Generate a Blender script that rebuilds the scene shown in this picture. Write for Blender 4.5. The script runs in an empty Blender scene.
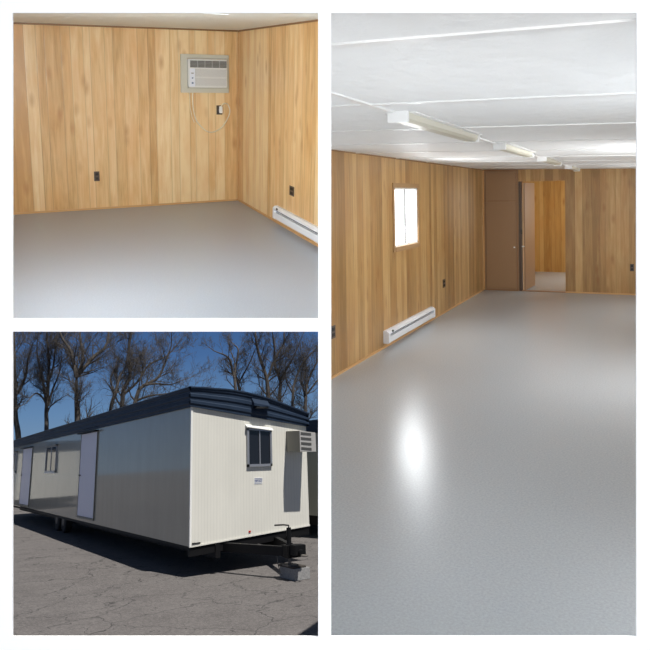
import bpy, bmesh, math, random
from mathutils import Matrix, Vector
sc = bpy.context.scene
C = sc.collection
random.seed(7)

# ---------------------------------------------------------------- places
# Three places: a small office room, a long office room, and the parking lot
# with the office trailer.  The lot is level with the world; each room is a
# rigid right-angled room set in its own compartment of an added white display wall.
FPX, PX, PY = 720.8867, 341.0265, 218.2064
KB = 1.077
CLEAR = 0.65
RB = Matrix([[0.8539509, -0.5178525, -0.0509581], [0.1171903, 0.2868102, -0.9507925], [0.5069856, 0.8059583, 0.3056091]])
TB = Vector([-3.077355, 6.615707, 14.674509]) * KB
RTL = Matrix([[-0.891923, 0.4510363, 0.0322427], [0.0717153, 0.2114972, -0.974744], [-0.4464642, -0.8670843, -0.2209854]])
TTL = Vector([-1.340421, -0.233762, 9.41612])
RRR = Matrix([[0.9187337, 0.3945441, -0.0162286], [-0.0035573, -0.0328266, -0.9994547], [-0.3948617, 0.9182905, -0.0287554]])
TRR = Vector([2.558529, 1.279929, 12.898508])
UP0 = Vector((0, 0, CLEAR * KB))

class Frame:
    def __init__(s, R, t, k=1.0):
        s.k = k
        s.Rw = RB.transposed() @ R
        s.tw = RB.transposed() @ (t - TB) + UP0
        s.R = R; s.t = t
        s.eye = -(R.transposed() @ t) / k
    def mat(s, base=(0, 0, 0), rz=0):
        m = s.Rw.to_4x4(); m.translation = s.tw
        return m @ Matrix.Translation(Vector(base) * s.k) @ Matrix.Rotation(rz, 4, 'Z')
    def side(s, kind, val):
        """plane through the viewer's eye (n, d), inside when n.p + d >= 0"""
        if kind == 'right_of': n = Vector((FPX, 0, -(val - PX)))
        if kind == 'left_of': n = -Vector((FPX, 0, -(val - PX)))
        if kind == 'above': n = -Vector((0, FPX, -(val - PY)))
        if kind == 'below': n = Vector((0, FPX, -(val - PY)))
        d = 0
        if kind == 'beyond': n = Vector((0, 0, 1)); d = -val
        n2 = s.R.transposed() @ n
        return (n2, n.dot(s.t) + d)
LOT = Frame(RB, TB, KB)
ROOM = Frame(RTL, TTL)       # small room: x leftwards along far wall, y towards viewer
HALL = Frame(RRR, TRR)       # long room: x rightwards, y away from viewer

# ---------------------------------------------------------------- helpers
def tag(o, label=None, cat=None, group=None, kind=None):
    if label: o['label'] = label
    if cat: o['category'] = cat
    if group: o['group'] = group
    if kind: o['kind'] = kind
    return o

class MB:
    def __init__(s): s.v = []; s.f = []
    def add(s, vs, fs):
        n = len(s.v); s.v += [Vector(p) for p in vs]; s.f += [tuple(i + n for i in f) for f in fs]; return s
    def box(s, a, b):
        x0, y0, z0 = a; x1, y1, z1 = b
        return s.hexa([(x0, y0, z0), (x1, y0, z0), (x1, y1, z0), (x0, y1, z0), (x0, y0, z1), (x1, y0, z1), (x1, y1, z1), (x0, y1, z1)])
    def hexa(s, v):
        return s.add(v, [(3, 2, 1, 0), (4, 5, 6, 7), (0, 1, 5, 4), (1, 2, 6, 5), (2, 3, 7, 6), (3, 0, 4, 7)])
    def tube(s, pts, rad, n=8, cap=True):
        pts = [Vector(p) for p in pts]
        if not hasattr(rad, '__len__'): rad = [rad] * len(pts)
        rings = []
        ref = None
        base = len(s.v)
        for i, p in enumerate(pts):
            d = (pts[min(i + 1, len(pts) - 1)] - pts[max(i - 1, 0)]).normalized()
            if ref is None or abs(ref.dot(d)) > .95:
                ref = Vector((0, 0, 1)) if abs(d.z) < .9 else Vector((1, 0, 0))
            a = d.cross(ref).normalized(); b = d.cross(a).normalized(); ref = -b.cross(d).cross(d) if False else ref
            for k in range(n):
                t = 2 * math.pi * k / n
                s.v.append(p + (a * math.cos(t) + b * math.sin(t)) * rad[i])
        for i in range(len(pts) - 1):
            for k in range(n):
                s.f.append((base + i * n + k, base + i * n + (k + 1) % n, base + (i + 1) * n + (k + 1) % n, base + (i + 1) * n + k))
        if cap:
            s.f.append(tuple(base + k for k in range(n))[::-1]); s.f.append(tuple(base + (len(pts) - 1) * n + k for k in range(n)))
        return s
    def prism(s, poly, vec):
        n = len(poly); vec = Vector(vec)
        vs = [Vector(p) for p in poly] + [Vector(p) + vec for p in poly]
        return s.add(vs, [tuple(range(n))[::-1], tuple(range(n, 2 * n))] + [(i, (i + 1) % n, n + (i + 1) % n, n + i) for i in range(n)])
    def build(s, name, m, parent=None, frame=None, base=(0, 0, 0), bevel=0, smooth=False, seg=2):
        """vertices are in the place's own metres; base is the thing's foot"""
        me = bpy.data.meshes.new(name)
        fr = frame or (parent and FR_OF[parent.name]); k = fr.k if fr else 1
        if parent: base = BASE_OF[parent.name]
        bs = Vector(base)
        me.from_pydata([(p - bs) * k for p in s.v], [], s.f)
        bm = bmesh.new(); bm.from_mesh(me); bmesh.ops.recalc_face_normals(bm, faces=bm.faces)
        if bevel:
            bmesh.ops.bevel(bm, geom=[e for e in bm.edges if len(e.link_faces) == 2 and e.calc_face_angle(0) > .5], offset=bevel * k, segments=seg, affect='EDGES', clamp_overlap=True)
        bm.to_mesh(me); bm.free()
        if smooth:
            for p in me.polygons: p.use_smooth = True
        me.materials.append(m)
        o = bpy.data.objects.new(name, me); C.objects.link(o)
        if parent: o.parent = parent
        elif fr: o.matrix_world = fr.mat(base)
        FR_OF[o.name] = fr; BASE_OF[o.name] = tuple(base)
        return o
FR_OF = {}; BASE_OF = {}
def thing(name, frame, base, label, cat, group=None):
    o = bpy.data.objects.new(name, None); C.objects.link(o); o.empty_display_size = .1
    o.matrix_world = frame.mat(base)
    FR_OF[o.name] = frame; BASE_OF[o.name] = tuple(base)
    return tag(o, label, cat, group)
def bx(a, b): return MB().box(a, b)
def struct(o): o['kind'] = 'structure'; return o

def clip(poly, planes):
    poly = [Vector(p) for p in poly]
    for n, d in planes:
        out = []
        for i in range(len(poly)):
            a, b = poly[i], poly[(i + 1) % len(poly)]
            da, db = n.dot(a) + d, n.dot(b) + d
            if da >= 0: out.append(a)
            if (da >= 0) != (db >= 0): out.append(a + (b - a) * (da / (da - db)))
        poly = out
        if len(poly) < 3: return []
    return poly
def slab(name, fr, poly, planes, out, m):
    p = clip(poly, planes)
    return struct(MB().prism(p, out).build(name, m, frame=fr))

# ---------------------------------------------------------------- materials
def mat(name, col=(.5, .5, .5), rough=.5, metal=0, spec=.5):
    m = bpy.data.materials.new(name); m.use_nodes = True
    b = m.node_tree.nodes['Principled BSDF']
    b.inputs['Base Color'].default_value = (*col, 1); b.inputs['Roughness'].default_value = rough
    b.inputs['Metallic'].default_value = metal; b.inputs['Specular IOR Level'].default_value = spec
    return m
class NT:
    def __init__(s, m): s.m = m; s.t = m.node_tree; s.n = s.t.nodes; s.b = s.n['Principled BSDF']
    def new(s, k, **kw):
        x = s.n.new(k)
        for a, v in kw.items(): setattr(x, a, v)
        return x
    def l(s, a, b): s.t.links.new(a, b)
    def math(s, op, a, b=None):
        x = s.new('ShaderNodeMath', operation=op)
        for i, q in enumerate((a, b)):
            if q is None: continue
            if isinstance(q, (int, float)): x.inputs[i].default_value = q
            else: s.l(q, x.inputs[i])
        return x.outputs[0]
    def ramp(s, fac, stops, mode='LINEAR'):
        r = s.new('ShaderNodeValToRGB'); r.color_ramp.interpolation = mode
        e = r.color_ramp.elements
        while len(e) < len(stops): e.new(.5)
        for x, (p, c) in zip(e, stops):
            x.position = p; x.color = (*c, 1) if len(c) == 3 else c
        s.l(fac, r.inputs[0]); return r.outputs[0]
    def mix(s, f, a, b, blend='MIX'):
        x = s.new('ShaderNodeMix', data_type='RGBA', blend_type=blend)
        for i, q in ((0, f), (6, a), (7, b)):
            if isinstance(q, (int, float)): x.inputs[i].default_value = q
            elif isinstance(q, tuple): x.inputs[i].default_value = (*q, 1)
            else: s.l(q, x.inputs[i])
        return x.outputs[2]
    def noise(s, vec, scale, det=3, rough=.5, dist=0):
        x = s.new('ShaderNodeTexNoise'); x.inputs['Scale'].default_value = scale; x.inputs['Detail'].default_value = det
        x.inputs['Roughness'].default_value = rough; x.inputs['Distortion'].default_value = dist
        s.l(vec, x.inputs['Vector']); return x.outputs['Fac']
    def obj(s): return s.new('ShaderNodeTexCoord').outputs['Object']
    def mapping(s, vec, scale=(1, 1, 1), loc=(0, 0, 0)):
        x = s.new('ShaderNodeMapping'); x.inputs['Scale'].default_value = scale; x.inputs['Location'].default_value = loc
        s.l(vec, x.inputs['Vector']); return x.outputs[0]
    def bump(s, h, strength=.3, dist=.01):
        x = s.new('ShaderNodeBump'); x.inputs['Strength'].default_value = strength; x.inputs['Distance'].default_value = dist
        s.l(h, x.inputs['Height']); s.l(x.outputs[0], s.b.inputs['Normal'])

def g(v): return (v, v, v)
def wood(name, light, mid, dark, seed, rough=.38, contrast=1.0, groove=.55):
    m = mat(name, mid, rough); t = NT(m)
    co = t.obj(); sp = t.new('ShaderNodeSeparateXYZ'); t.l(co, sp.inputs[0])
    u = t.math('ADD', t.math('ADD', sp.outputs[0], sp.outputs[1]), 20 + seed)
    w = sp.outputs[2]
    sh = t.math('DIVIDE', u, 1.22); fr = t.math('FRACT', sh); ix = t.math('FLOOR', sh)
    rnd = random.Random(seed)
    cuts = [0]; 
    for wd in [.10, .075, .13, .06, .11, .085, .14, .07, .1, .13]: cuts.append(cuts[-1] + wd)
    cuts = [c / cuts[-1] for c in cuts]
    vals = [rnd.random() for _ in cuts[:-1]]
    tone = t.ramp(fr, [(cuts[i], g(vals[i])) for i in range(len(vals))], 'CONSTANT')
    wn = t.new('ShaderNodeTexWhiteNoise', noise_dimensions='1D'); t.l(t.math('ADD', t.math('MULTIPLY', ix, 3.17), tone), wn.inputs['W'])
    pl = wn.outputs['Value']
    gs = []
    for c in cuts[:-1]:
        if c == 0: gs += [(0, g(1)), (.004, g(0))]
        else: gs += [(c - .004, g(0)), (c, g(1)), (c + .004, g(0))]
    gs = gs[:31]
    gr = t.ramp(fr, gs)
    # grain in plank space
    cb = t.new('ShaderNodeCombineXYZ'); t.l(t.math('MULTIPLY', u, 16), cb.inputs[0]); t.l(t.math('MULTIPLY', pl, 40), cb.inputs[1]); t.l(t.math('MULTIPLY', w, 1.3), cb.inputs[2])
    n1 = t.noise(cb.outputs[0], 1.0, 4, .6, .6)
    cb2 = t.new('ShaderNodeCombineXYZ'); t.l(t.math('MULTIPLY', u, 60), cb2.inputs[0]); t.l(t.math('MULTIPLY', pl, 9), cb2.inputs[1]); t.l(t.math('MULTIPLY', w, 3.5), cb2.inputs[2])
    n2 = t.noise(cb2.outputs[0], 1.0, 3, .6)
    cb3 = t.new('ShaderNodeCombineXYZ'); t.l(t.math('MULTIPLY', u, 9), cb3.inputs[0]); t.l(t.math('MULTIPLY', w, 3.4), cb3.inputs[2])
    vo = t.new('ShaderNodeTexVoronoi'); vo.inputs['Scale'].default_value = .8; t.l(cb3.outputs[0], vo.inputs['Vector'])
    knot = t.ramp(vo.outputs['Distance'], [(.03, g(1)), (.30, g(0))])
    cx = t.new('ShaderNodeSeparateColor'); t.l(vo.outputs['Color'], cx.inputs[0])
    knot = t.math('MULTIPLY', knot, t.math('GREATER_THAN', cx.outputs[0], .45))
    f = t.math('ADD', t.math('MULTIPLY', pl, .62), t.math('ADD', t.math('MULTIPLY', n1, .8), t.math('MULTIPLY', n2, .3)))
    f = t.math('ADD', t.math('MULTIPLY', t.math('SUBTRACT', f, .86), contrast), .5)
    col = t.ramp(f, [(.1, dark), (.5, mid), (.9, light)])
    col = t.mix(t.math('MULTIPLY', t.ramp(t.noise(cb3.outputs[0], .45, 3), [(.45, g(0)), (.65, g(1))]), .35), col, (mid[0] * .95, mid[1] * .74, mid[2] * .55))
    col = t.mix(t.math('MULTIPLY', knot, .6), col, (mid[0] * .62, mid[1] * .42, mid[2] * .28))
    col = t.mix(t.math('MULTIPLY', gr, groove), col, tuple(c * .35 for c in dark))
    t.l(col, t.b.inputs['Base Color'])
    t.bump(t.math('SUBTRACT', 1.0, gr), .35, .003)
    return m
M = {}
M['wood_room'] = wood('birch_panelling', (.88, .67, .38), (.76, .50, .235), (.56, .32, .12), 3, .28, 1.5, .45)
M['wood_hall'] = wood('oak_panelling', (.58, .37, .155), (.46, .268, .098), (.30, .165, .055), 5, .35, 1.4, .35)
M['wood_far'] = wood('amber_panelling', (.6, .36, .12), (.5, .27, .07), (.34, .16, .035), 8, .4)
M['trim_wood'] = mat('pine_trim', (.62, .36, .15), .4)
M['trim_dark'] = mat('brown_trim', (.26, .13, .05), .45)

def speckle(name, base, amp, scale, rough, bumpv=.05, spec=.5):
    m = mat(name, base, rough, spec=spec); t = NT(m); co = t.obj()
    n = t.noise(co, scale, 4, .7); big = t.noise(co, 1.3, 2)
    lo = tuple(c * (1 - amp) for c in base); hi = tuple(min(1, c * (1 + amp)) for c in base)
    c = t.ramp(n, [(.3, lo), (.7, hi)])
    c = t.mix(.06, c, t.ramp(big, [(.3, lo), (.7, hi)]))
    t.l(c, t.b.inputs['Base Color'])
    return m
M['vinyl_room'] = speckle('grey_sheet_vinyl', (.325, .355, .40), .16, 90, .28)
M['vinyl_hall'] = speckle('beige_grey_vinyl', (.40, .42, .435), .13, 80, .25)

def ceil_mat(name, col):
    m = mat(name, col, .6); t = NT(m); co = t.obj()
    vo = t.new('ShaderNodeTexVoronoi', feature='SMOOTH_F1'); vo.inputs['Scale'].default_value = 13; t.l(t.mapping(co, (1, .8, 1)), vo.inputs['Vector'])
    n = t.noise(co, 60, 3)
    h = t.math('ADD', vo.outputs['Distance'], t.math('MULTIPLY', n, .3))
    t.bump(h, .7, .014)
    return m
M['ceiling_hall'] = ceil_mat('embossed_white_ceiling', (.88, .88, .87))
M['ceiling_room'] = ceil_mat('textured_cream_ceiling', (.78, .76, .68))
M['white'] = mat('white_enamel', (.86, .86, .85), .35)
M['board'] = mat('added_board_white', (.93, .93, .93), .7, spec=.2)
M['cream'] = mat('cream_sleeve', (.62, .60, .50), .45)
M['cream2'] = mat('cream_inner_sleeve', (.55, .53, .44), .5)
M['off_white'] = mat('ac_plastic', (.80, .80, .77), .4)
M['panel_white'] = mat('control_panel_white', (.80, .84, .92), .3)
M['grille_dark'] = mat('grille_backing', (.16, .16, .15), .6)  # dark plate behind the vent bars
M['slat_grey'] = mat('slat_grey', (.34, .34, .33), .5)
M['button'] = mat('button_blue_grey', (.18, .24, .36), .4)
M['cord'] = mat('ivory_cord', (.84, .76, .58), .45)
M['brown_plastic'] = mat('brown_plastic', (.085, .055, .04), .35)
M['brown_dark'] = mat('socket_slot', (.01, .008, .006), .5)
M['heater'] = mat('heater_enamel', (.80, .81, .84), .3)
M['heater_slot'] = mat('heater_fins', (.13, .13, .14), .45, .6)
M['diffuser'] = mat('beige_diffuser', (.62, .60, .50), .35)
M['closet'] = mat('reddish_lauan', (.34, .20, .10), .4)
M['leaf'] = mat('door_leaf_brown', (.30, .165, .08), .4)
M['door_edge'] = mat('door_edge_tan', (.66, .44, .26), .5)
M['dark'] = mat('dark_metal', (.02, .02, .02), .5)
M['black_steel'] = mat('black_steel', (.006, .006, .007), .6, spec=.2)
M['rust_steel'] = mat('weathered_steel', (.16, .145, .13), .55, .3)
M['rubber'] = mat('tyre_rubber', (.018, .018, .018), .8)
M['alu'] = mat('window_aluminium', (.38, .39, .42), .4, .6)
M['glass'] = mat('dark_window_glass', (.012, .013, .018), .06)
M['curtain'] = mat('curtain_shade', (.03, .03, .035), .6)
M['door_blue'] = mat('pale_lavender_door', (.90, .885, .98), .5)
M['ac_out'] = mat('outdoor_sleeve', (.22, .21, .175), .5)
M['ac_front'] = mat('outdoor_louvre', (.42, .41, .40), .5)
M['louvre_dark'] = mat('louvre_gap', (.07, .07, .07), .6)
M['bright'] = mat('white_strip', (.85, .85, .82), .5)
M['red'] = mat('red_lens', (.5, .03, .02), .3)
M['ink'] = mat('blue_ink', (.09, .12, .25), .6)
M['board_wood'] = mat('weathered_timber', (.05, .042, .035), .8)

def pane(name, col, e):
    m = mat(name, (0, 0, 0), .3); b = m.node_tree.nodes['Principled BSDF']
    b.inputs['Emission Color'].default_value = (*col, 1); b.inputs['Emission Strength'].default_value = e
    return m
M['day'] = pane('daylit_pane', (.93, .97, 1), 4.0)
M['fill_soft'] = pane('fill_glow', (.90, .95, 1), 2.2)  # weaker glow for the added fill panels

def navy():
    m = mat('navy_metal', (.02, .035, .06), .55, .0, .25); t = NT(m)
    n = t.noise(t.obj(), 3, 3); t.l(t.ramp(n, [(.3, (.014, .027, .052)), (.7, (.022, .038, .07))]), t.b.inputs['Base Color'])
    return m
M['navy'] = navy()
M['roof'] = mat('roof_membrane', (.30, .32, .34), .6)

def siding(name, col, rough, axis, spec=.5, pitch=.23):
    """ribbed sheet metal, ribs upright"""
    m = mat(name, col, rough, spec=spec); t = NT(m); co = t.obj()
    sp = t.new('ShaderNodeSeparateXYZ'); t.l(co, sp.inputs[0])
    u = t.math('FRACT', t.math('DIVIDE', sp.outputs[axis], pitch))
    gr = t.ramp(u, [(0, g(0)), (.03, g(1)), (.30, g(1)), (.33, g(.3)), (.36, g(1)), (.63, g(1)), (.66, g(.3)), (.69, g(1)), (.97, g(1)), (1, g(0))])
    n = t.noise(t.mapping(co, (1, 1, .25)), 2.2, 4, .6)
    base = t.ramp(n, [(.3, tuple(c * .94 for c in col)), (.7, tuple(min(1, c * 1.04) for c in col))])
    c = t.mix(gr, tuple(c * .80 for c in col), base)
    t.l(c, t.b.inputs['Base Color'])
    t.bump(gr, .5, .004)
    return m
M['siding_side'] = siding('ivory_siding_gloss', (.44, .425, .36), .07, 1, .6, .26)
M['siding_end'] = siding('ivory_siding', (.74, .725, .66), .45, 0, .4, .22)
M['siding_other'] = siding('ivory_siding_neighbour', (.5, .5, .42), .4, 1, .4, .3)

def asphalt():
    m = mat('cracked_asphalt', (.11, .11, .11), .85, spec=.3); t = NT(m); co = t.obj()
    n = t.noise(co, 22, 6, .85); n2 = t.noise(co, 1.1, 6, .7); n3 = t.noise(co, 9, 4, .6)
    c = t.ramp(n, [(.3, (.05, .048, .049)), (.5, (.135, .124, .120)), (.70, (.31, .285, .275))])
    c = t.mix(.35, c, t.ramp(n2, [(.3, (.085, .078, .076)), (.7, (.21, .195, .188))]))
    wv = t.new('ShaderNodeVectorMath', operation='ADD'); t.l(co, wv.inputs[0])
    nz = t.new('ShaderNodeTexNoise'); nz.inputs['Scale'].default_value = 1.6; nz.inputs['Detail'].default_value = 5; t.l(co, nz.inputs['Vector'])
    sc_ = t.new('ShaderNodeVectorMath', operation='SCALE'); t.l(nz.outputs['Color'], sc_.inputs[0]); sc_.inputs['Scale'].default_value = .9; t.l(sc_.outputs[0], wv.inputs[1])
    def crack(scale, w):
        vo = t.new('ShaderNodeTexVoronoi', feature='DISTANCE_TO_EDGE'); vo.inputs['Scale'].default_value = scale; t.l(wv.outputs[0], vo.inputs['Vector'])
        return t.ramp(vo.outputs['Distance'], [(0, g(1)), (w * .45, g(.8)), (w, g(0))])
    k1 = crack(.55, .010); k2 = t.math('MULTIPLY', crack(1.5, .014), t.ramp(n2, [(.45, g(0)), (.6, g(1))]))
    k = t.math('MAXIMUM', k1, k2); k = t.math('MULTIPLY', k, t.ramp(n3, [(.3, g(.25)), (.6, g(.85))]))
    c = t.mix(k, c, (.02, .02, .021)); t.l(c, t.b.inputs['Base Color'])
    t.bump(t.math('SUBTRACT', n, t.math('MULTIPLY', k, 1.5)), .5, .012)
    return m
M['asphalt'] = asphalt()
def concrete():
    m = mat('concrete', (.3, .3, .3), .9, spec=.2); t = NT(m); n = t.noise(t.obj(), 30, 5, .7)
    t.l(t.ramp(n, [(.3, (.2, .2, .205)), (.7, (.36, .355, .35))]), t.b.inputs['Base Color']); t.bump(n, .4, .004); return m
M['concrete'] = concrete()
def bark():
    m = mat('grey_brown_bark', (.12, .1, .085), .9, spec=.2); t = NT(m); n = t.noise(t.mapping(t.obj(), (6, 6, 1)), 2, 4, .6)
    t.l(t.ramp(n, [(.3, (.045, .04, .036)), (.7, (.13, .113, .10))]), t.b.inputs['Base Color']); return m
M['bark'] = bark()

# ---------------------------------------------------------------- camera, in front of the added display wall
cam = bpy.data.objects.new('Camera', bpy.data.cameras.new('Camera')); C.objects.link(cam)
Wr = RB.transposed()
def c2w(p): return Wr @ (Vector(p) - TB) + UP0
cm = (Wr @ Matrix(((1, 0, 0), (0, -1, 0), (0, 0, -1)))).to_4x4(); cm.translation = c2w((0, 0, 0))
cam.matrix_world = cm
cam.data.sensor_width = 36; cam.data.lens = FPX / 650 * 36
cam.data.shift_x = (325 - PX) / 650; cam.data.shift_y = (PY - 325) / 650
cam.data.clip_start = .05; cam.data.clip_end = 500
sc.camera = cam

# ---------------------------------------------------------------- white display wall with three openings, added for the pale borders
DW = 1.5
class CamFrame(Frame):
    pass
BORDER = Frame(Matrix.Identity(3), Vector((0, 0, 0)))
def border_board():
    us = [-150, 12.6, 318.2, 331.2, 636.6, 790]; vs = [-210, 12.8, 318.3, 331.6, 636.7, 662]
    holes = {(1, 1), (1, 3), (3, 1), (3, 2), (3, 3)}
    bm = bmesh.new(); vt = {}
    def V(i, j, k):
        if (i, j, k) not in vt:
            vt[i, j, k] = bm.verts.new(((us[i] - PX) / FPX * DW, (vs[j] - PY) / FPX * DW, DW + .004 * k))
        return vt[i, j, k]
    solid = lambda i, j: 0 <= i < 5 and 0 <= j < 5 and (i, j) not in holes
    for i in range(5):
        for j in range(5):
            if not solid(i, j): continue
            for k in (0, 1): bm.faces.new([V(i, j, k), V(i + 1, j, k), V(i + 1, j + 1, k), V(i, j + 1, k)])
            if not solid(i - 1, j): bm.faces.new([V(i, j, 0), V(i, j + 1, 0), V(i, j + 1, 1), V(i, j, 1)])
            if not solid(i + 1, j): bm.faces.new([V(i + 1, j, 0), V(i + 1, j + 1, 0), V(i + 1, j + 1, 1), V(i + 1, j, 1)])
            if not solid(i, j - 1): bm.faces.new([V(i, j, 0), V(i + 1, j, 0), V(i + 1, j, 1), V(i, j, 1)])
            if not solid(i, j + 1): bm.faces.new([V(i, j + 1, 0), V(i + 1, j + 1, 0), V(i + 1, j + 1, 1), V(i, j + 1, 1)])
    bmesh.ops.recalc_face_normals(bm, faces=bm.faces)
    me = bpy.data.meshes.new('border_board'); bm.to_mesh(me); bm.free(); me.materials.append(M['board'])
    o = bpy.data.objects.new('border_board', me); C.objects.link(o); o.matrix_world = BORDER.mat(); return struct(o)
border_board()

# ================================================================ SMALL ROOM
fr = ROOM
HT = 2.15; WL = 3.15
cut = [fr.side('left_of', 321), fr.side('above', 324), fr.side('beyond', DW + .006)]
zc = lambda x, y: HT - .0104 * x + .0295 * y
inn = [(Vector((1, 0, 0)), 0), (Vector((0, 1, 0)), 0), (Vector((-1, 0, 0)), WL)]
below_c = (Vector((-.0104, .0295, -1)), HT)
slab('floor', fr, [(0, 0, 0), (WL, 0, 0), (WL, 9, 0), (0, 9, 0)], cut, (0, 0, -.05), M['vinyl_room'])
slab('ceiling', fr, [(0, 0, zc(0, 0)), (WL, 0, zc(WL, 0)), (WL, 9, zc(WL, 9)), (0, 9, zc(0, 9))], cut, (0, 0, .05), M['ceiling_room'])
slab('wall_back', fr, [(0, 0, 0), (WL, 0, 0), (WL, 0, 2.6), (0, 0, 2.6)], cut + [below_c], (0, -.05, 0), M['wood_room'])
slab('wall_right', fr, [(0, 0, 0), (0, 9, 0), (0, 9, 2.6), (0, 0, 2.6)], cut + [below_c], (-.05, 0, 0), M['wood_room'])
slab('wall_left', fr, [(WL, 0, 0), (WL, 9, 0), (WL, 9, 2.6), (WL, 0, 2.6)], cut + [below_c], (.05, 0, 0), M['wood_room'])
# compartment sides, added edge-on to close the room against stray light
def eye_plane_poly(fr, kind, val, far=26):
    """a large quad lying in the plane through the eye, in local coordinates"""
    if kind == 'u': a = (val - PX) / FPX; pts = [(a * z, y, z) for z, y in ((DW, -3), (DW, 6), (far, 12), (far, -6))]
    else: a = (val - PY) / FPX; pts = [(x, a * z, z) for z, x in ((DW, -4), (DW, 4), (far, 16), (far, -16))]
    return [fr.R.transposed() @ (Vector(p) - fr.t) for p in pts]
floor_p = (Vector((0, 0, 1)), 0)
slab('added_partition_right', fr, eye_plane_poly(fr, 'u', 321), inn + [floor_p, below_c, fr.side('above', 324), fr.side('beyond', DW + .006)],
     fr.R.transposed() @ Vector((.006, 0, 0)), M['board'])
slab('added_partition_under', fr, eye_plane_poly(fr, 'v', 324), inn + [floor_p, below_c, fr.side('left_of', 321), fr.side('beyond', DW + .006)],
     fr.R.transposed() @ Vector((0, .006, 0)), M['board'])
# trims
struct(bx((0.008, 0, 0), (WL, .012, .022)).build('baseboard_back', M['trim_wood'], frame=fr))
p = clip([(0, 0, 0), (.012, 0, 0), (.012, 9, 0), (0, 9, 0)], cut)
struct(MB().prism(p, (0, 0, .022)).build('baseboard_right', M['trim_wood'], frame=fr))
m_ = MB(); m_.hexa([(0, 0, zc(0, 0) - .018), (WL, 0, zc(WL, 0) - .018), (WL, .01, zc(WL, 0) - .018), (0, .01, zc(0, 0) - .018), (0, 0, zc(0, 0)), (WL, 0, zc(WL, 0)), (WL, .01, zc(WL, 0)), (0, .01, zc(0, 0))])
struct(m_.build('trim_1', M['trim_dark'], frame=fr))
m_ = MB(); m_.hexa([(0, 0, zc(0, 0) - .018), (.01, 0, zc(0, 0) - .018), (.01, 3.2, zc(0, 3.2) - .018), (0, 3.2, zc(0, 3.2) - .018), (0, 0, zc(0, 0)), (.01, 0, zc(0, 0)), (.01, 3.2, zc(0, 3.2)), (0, 3.2, zc(0, 3.2))])
struct(m_.build('trim_2', M['trim_dark'], frame=fr))
struct(bx((0.0, 0, 0.02), (.016, .016, 2.13)).build('trim_3', M['trim_wood'], frame=fr))
# glowing panel added on the unseen left wall to light the room
struct(bx((WL - .03, 2.9, .95), (WL, 4.3, 1.9)).build('room_fill_panel', M['fill_soft'], frame=fr))

# air conditioner through the far wall
ac = thing('air_conditioner', fr, (.44, 0, 1.385), 'white window air conditioner in a cream sleeve, high on the small room\'s wood panelling', 'air conditioner')
x0, x1, z0, z1 = .135, .738, 1.385, 1.845
m_ = MB()
for a, b in (((x0, 0, z0), (x1, .03, z0 + .05)), ((x0, 0, z1 - .04), (x1, .03, z1)), ((x0, 0, z0 + .05), (x0 + .03, .03, z1 - .04)), ((x1 - .08, 0, z0 + .05), (x1, .03, z1 - .04))): m_.box(a, b)
m_.build('sleeve', M['cream'], ac, bevel=.004)
m_ = MB()
for a, b in (((x0 + .03, 0, z0 + .05), (x1 - .08, .018, z0 + .062)), ((x0 + .03, 0, z1 - .052), (x1 - .08, .018, z1 - .04))): m_.box(a, b)
m_.build('filler_strip', M['cream2'], ac)
fx0, fx1, fz0, fz1 = .168, .655, 1.45, 1.79
b_ = bx((fx0, 0, fz0), (fx1, .07, fz1)).build('body', M['off_white'], ac, bevel=.008)
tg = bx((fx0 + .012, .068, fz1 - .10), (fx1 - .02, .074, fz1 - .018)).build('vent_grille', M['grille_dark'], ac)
m_ = MB()
for i in range(1, 5): xx = fx0 + .012 + (fx1 - fx0 - .032) * i / 5; m_.box((xx - .005, .073, fz1 - .10), (xx + .005, .080, fz1 - .018))
for i in range(1, 5): zz = fz1 - .10 + .082 * i / 5; m_.box((fx0 + .012, .073, zz - .0018), (fx1 - .02, .077, zz + .0018))
m_.build('grille_bars', M['slat_grey'], tg)
ip = bx((fx0 + .018, .068, fz0 + .02), (fx1 - .085, .072, fz1 - .115)).build('intake_panel', M['slat_grey'], ac)
m_ = MB()
n = 16
for i in range(n + 1):
    zz = fz0 + .025 + (fz1 - .125 - fz0 - .02) * i / n
    m_.box((fx0 + .02, .071, zz - .0042), (fx1 - .087, .079, zz + .0042))
m_.box((fx0 + .018, .071, (fz0 + fz1 - .095) / 2 - .006), (fx1 - .085, .082, (fz0 + fz1 - .095) / 2 + .006))
m_.build('louvres', M['off_white'], ip)
cp = bx((fx1 - .078, .069, fz0 + .012), (fx1 - .012, .078, fz1 - .112)).build('control_panel', M['panel_white'], ac, bevel=.003)
for zz, r in ((fz0 + .055, .012), (fz0 + .115, .009)):
    MB().tube([(fx1 - .045, .077, zz), (fx1 - .045, .086, zz)], r, 14).build('button', M['button'], cp)
bx((fx1 - .06, .077, fz0 + .165), (fx1 - .03, .0795, fz0 + .178)).build('display_strip', M['slat_grey'], cp)
def smooth_path(pts, n=5):
    pts = [Vector(p) for p in pts]; P = [pts[0]] + pts + [pts[-1]]; out = []
    for i in range(1, len(P) - 2):
        for k in range(n):
            t = k / n; a, b, c, d = P[i - 1:i + 3]
            out.append(.5 * ((2 * b) + (c - a) * t + (2 * a - 5 * b + 4 * c - d) * t * t + (3 * b - a - 3 * c + d) * t ** 3))
    return out + [pts[-1]]
cord = [(.590, .012, 1.392), (.592, .008, 1.26), (.575, .008, 1.13), (.539, .008, 1.03), (.44, .009, .925), (.348, .009, .895), (.23, .009, .95), (.15, .01, 1.06), (.118, .012, 1.16), (.15, .018, 1.245), (.21, .03, 1.25), (.243, .042, 1.215)]
MB().tube(smooth_path(cord), .0075, 8).build('power_cord', M['cord'], ac, smooth=True)
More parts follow.
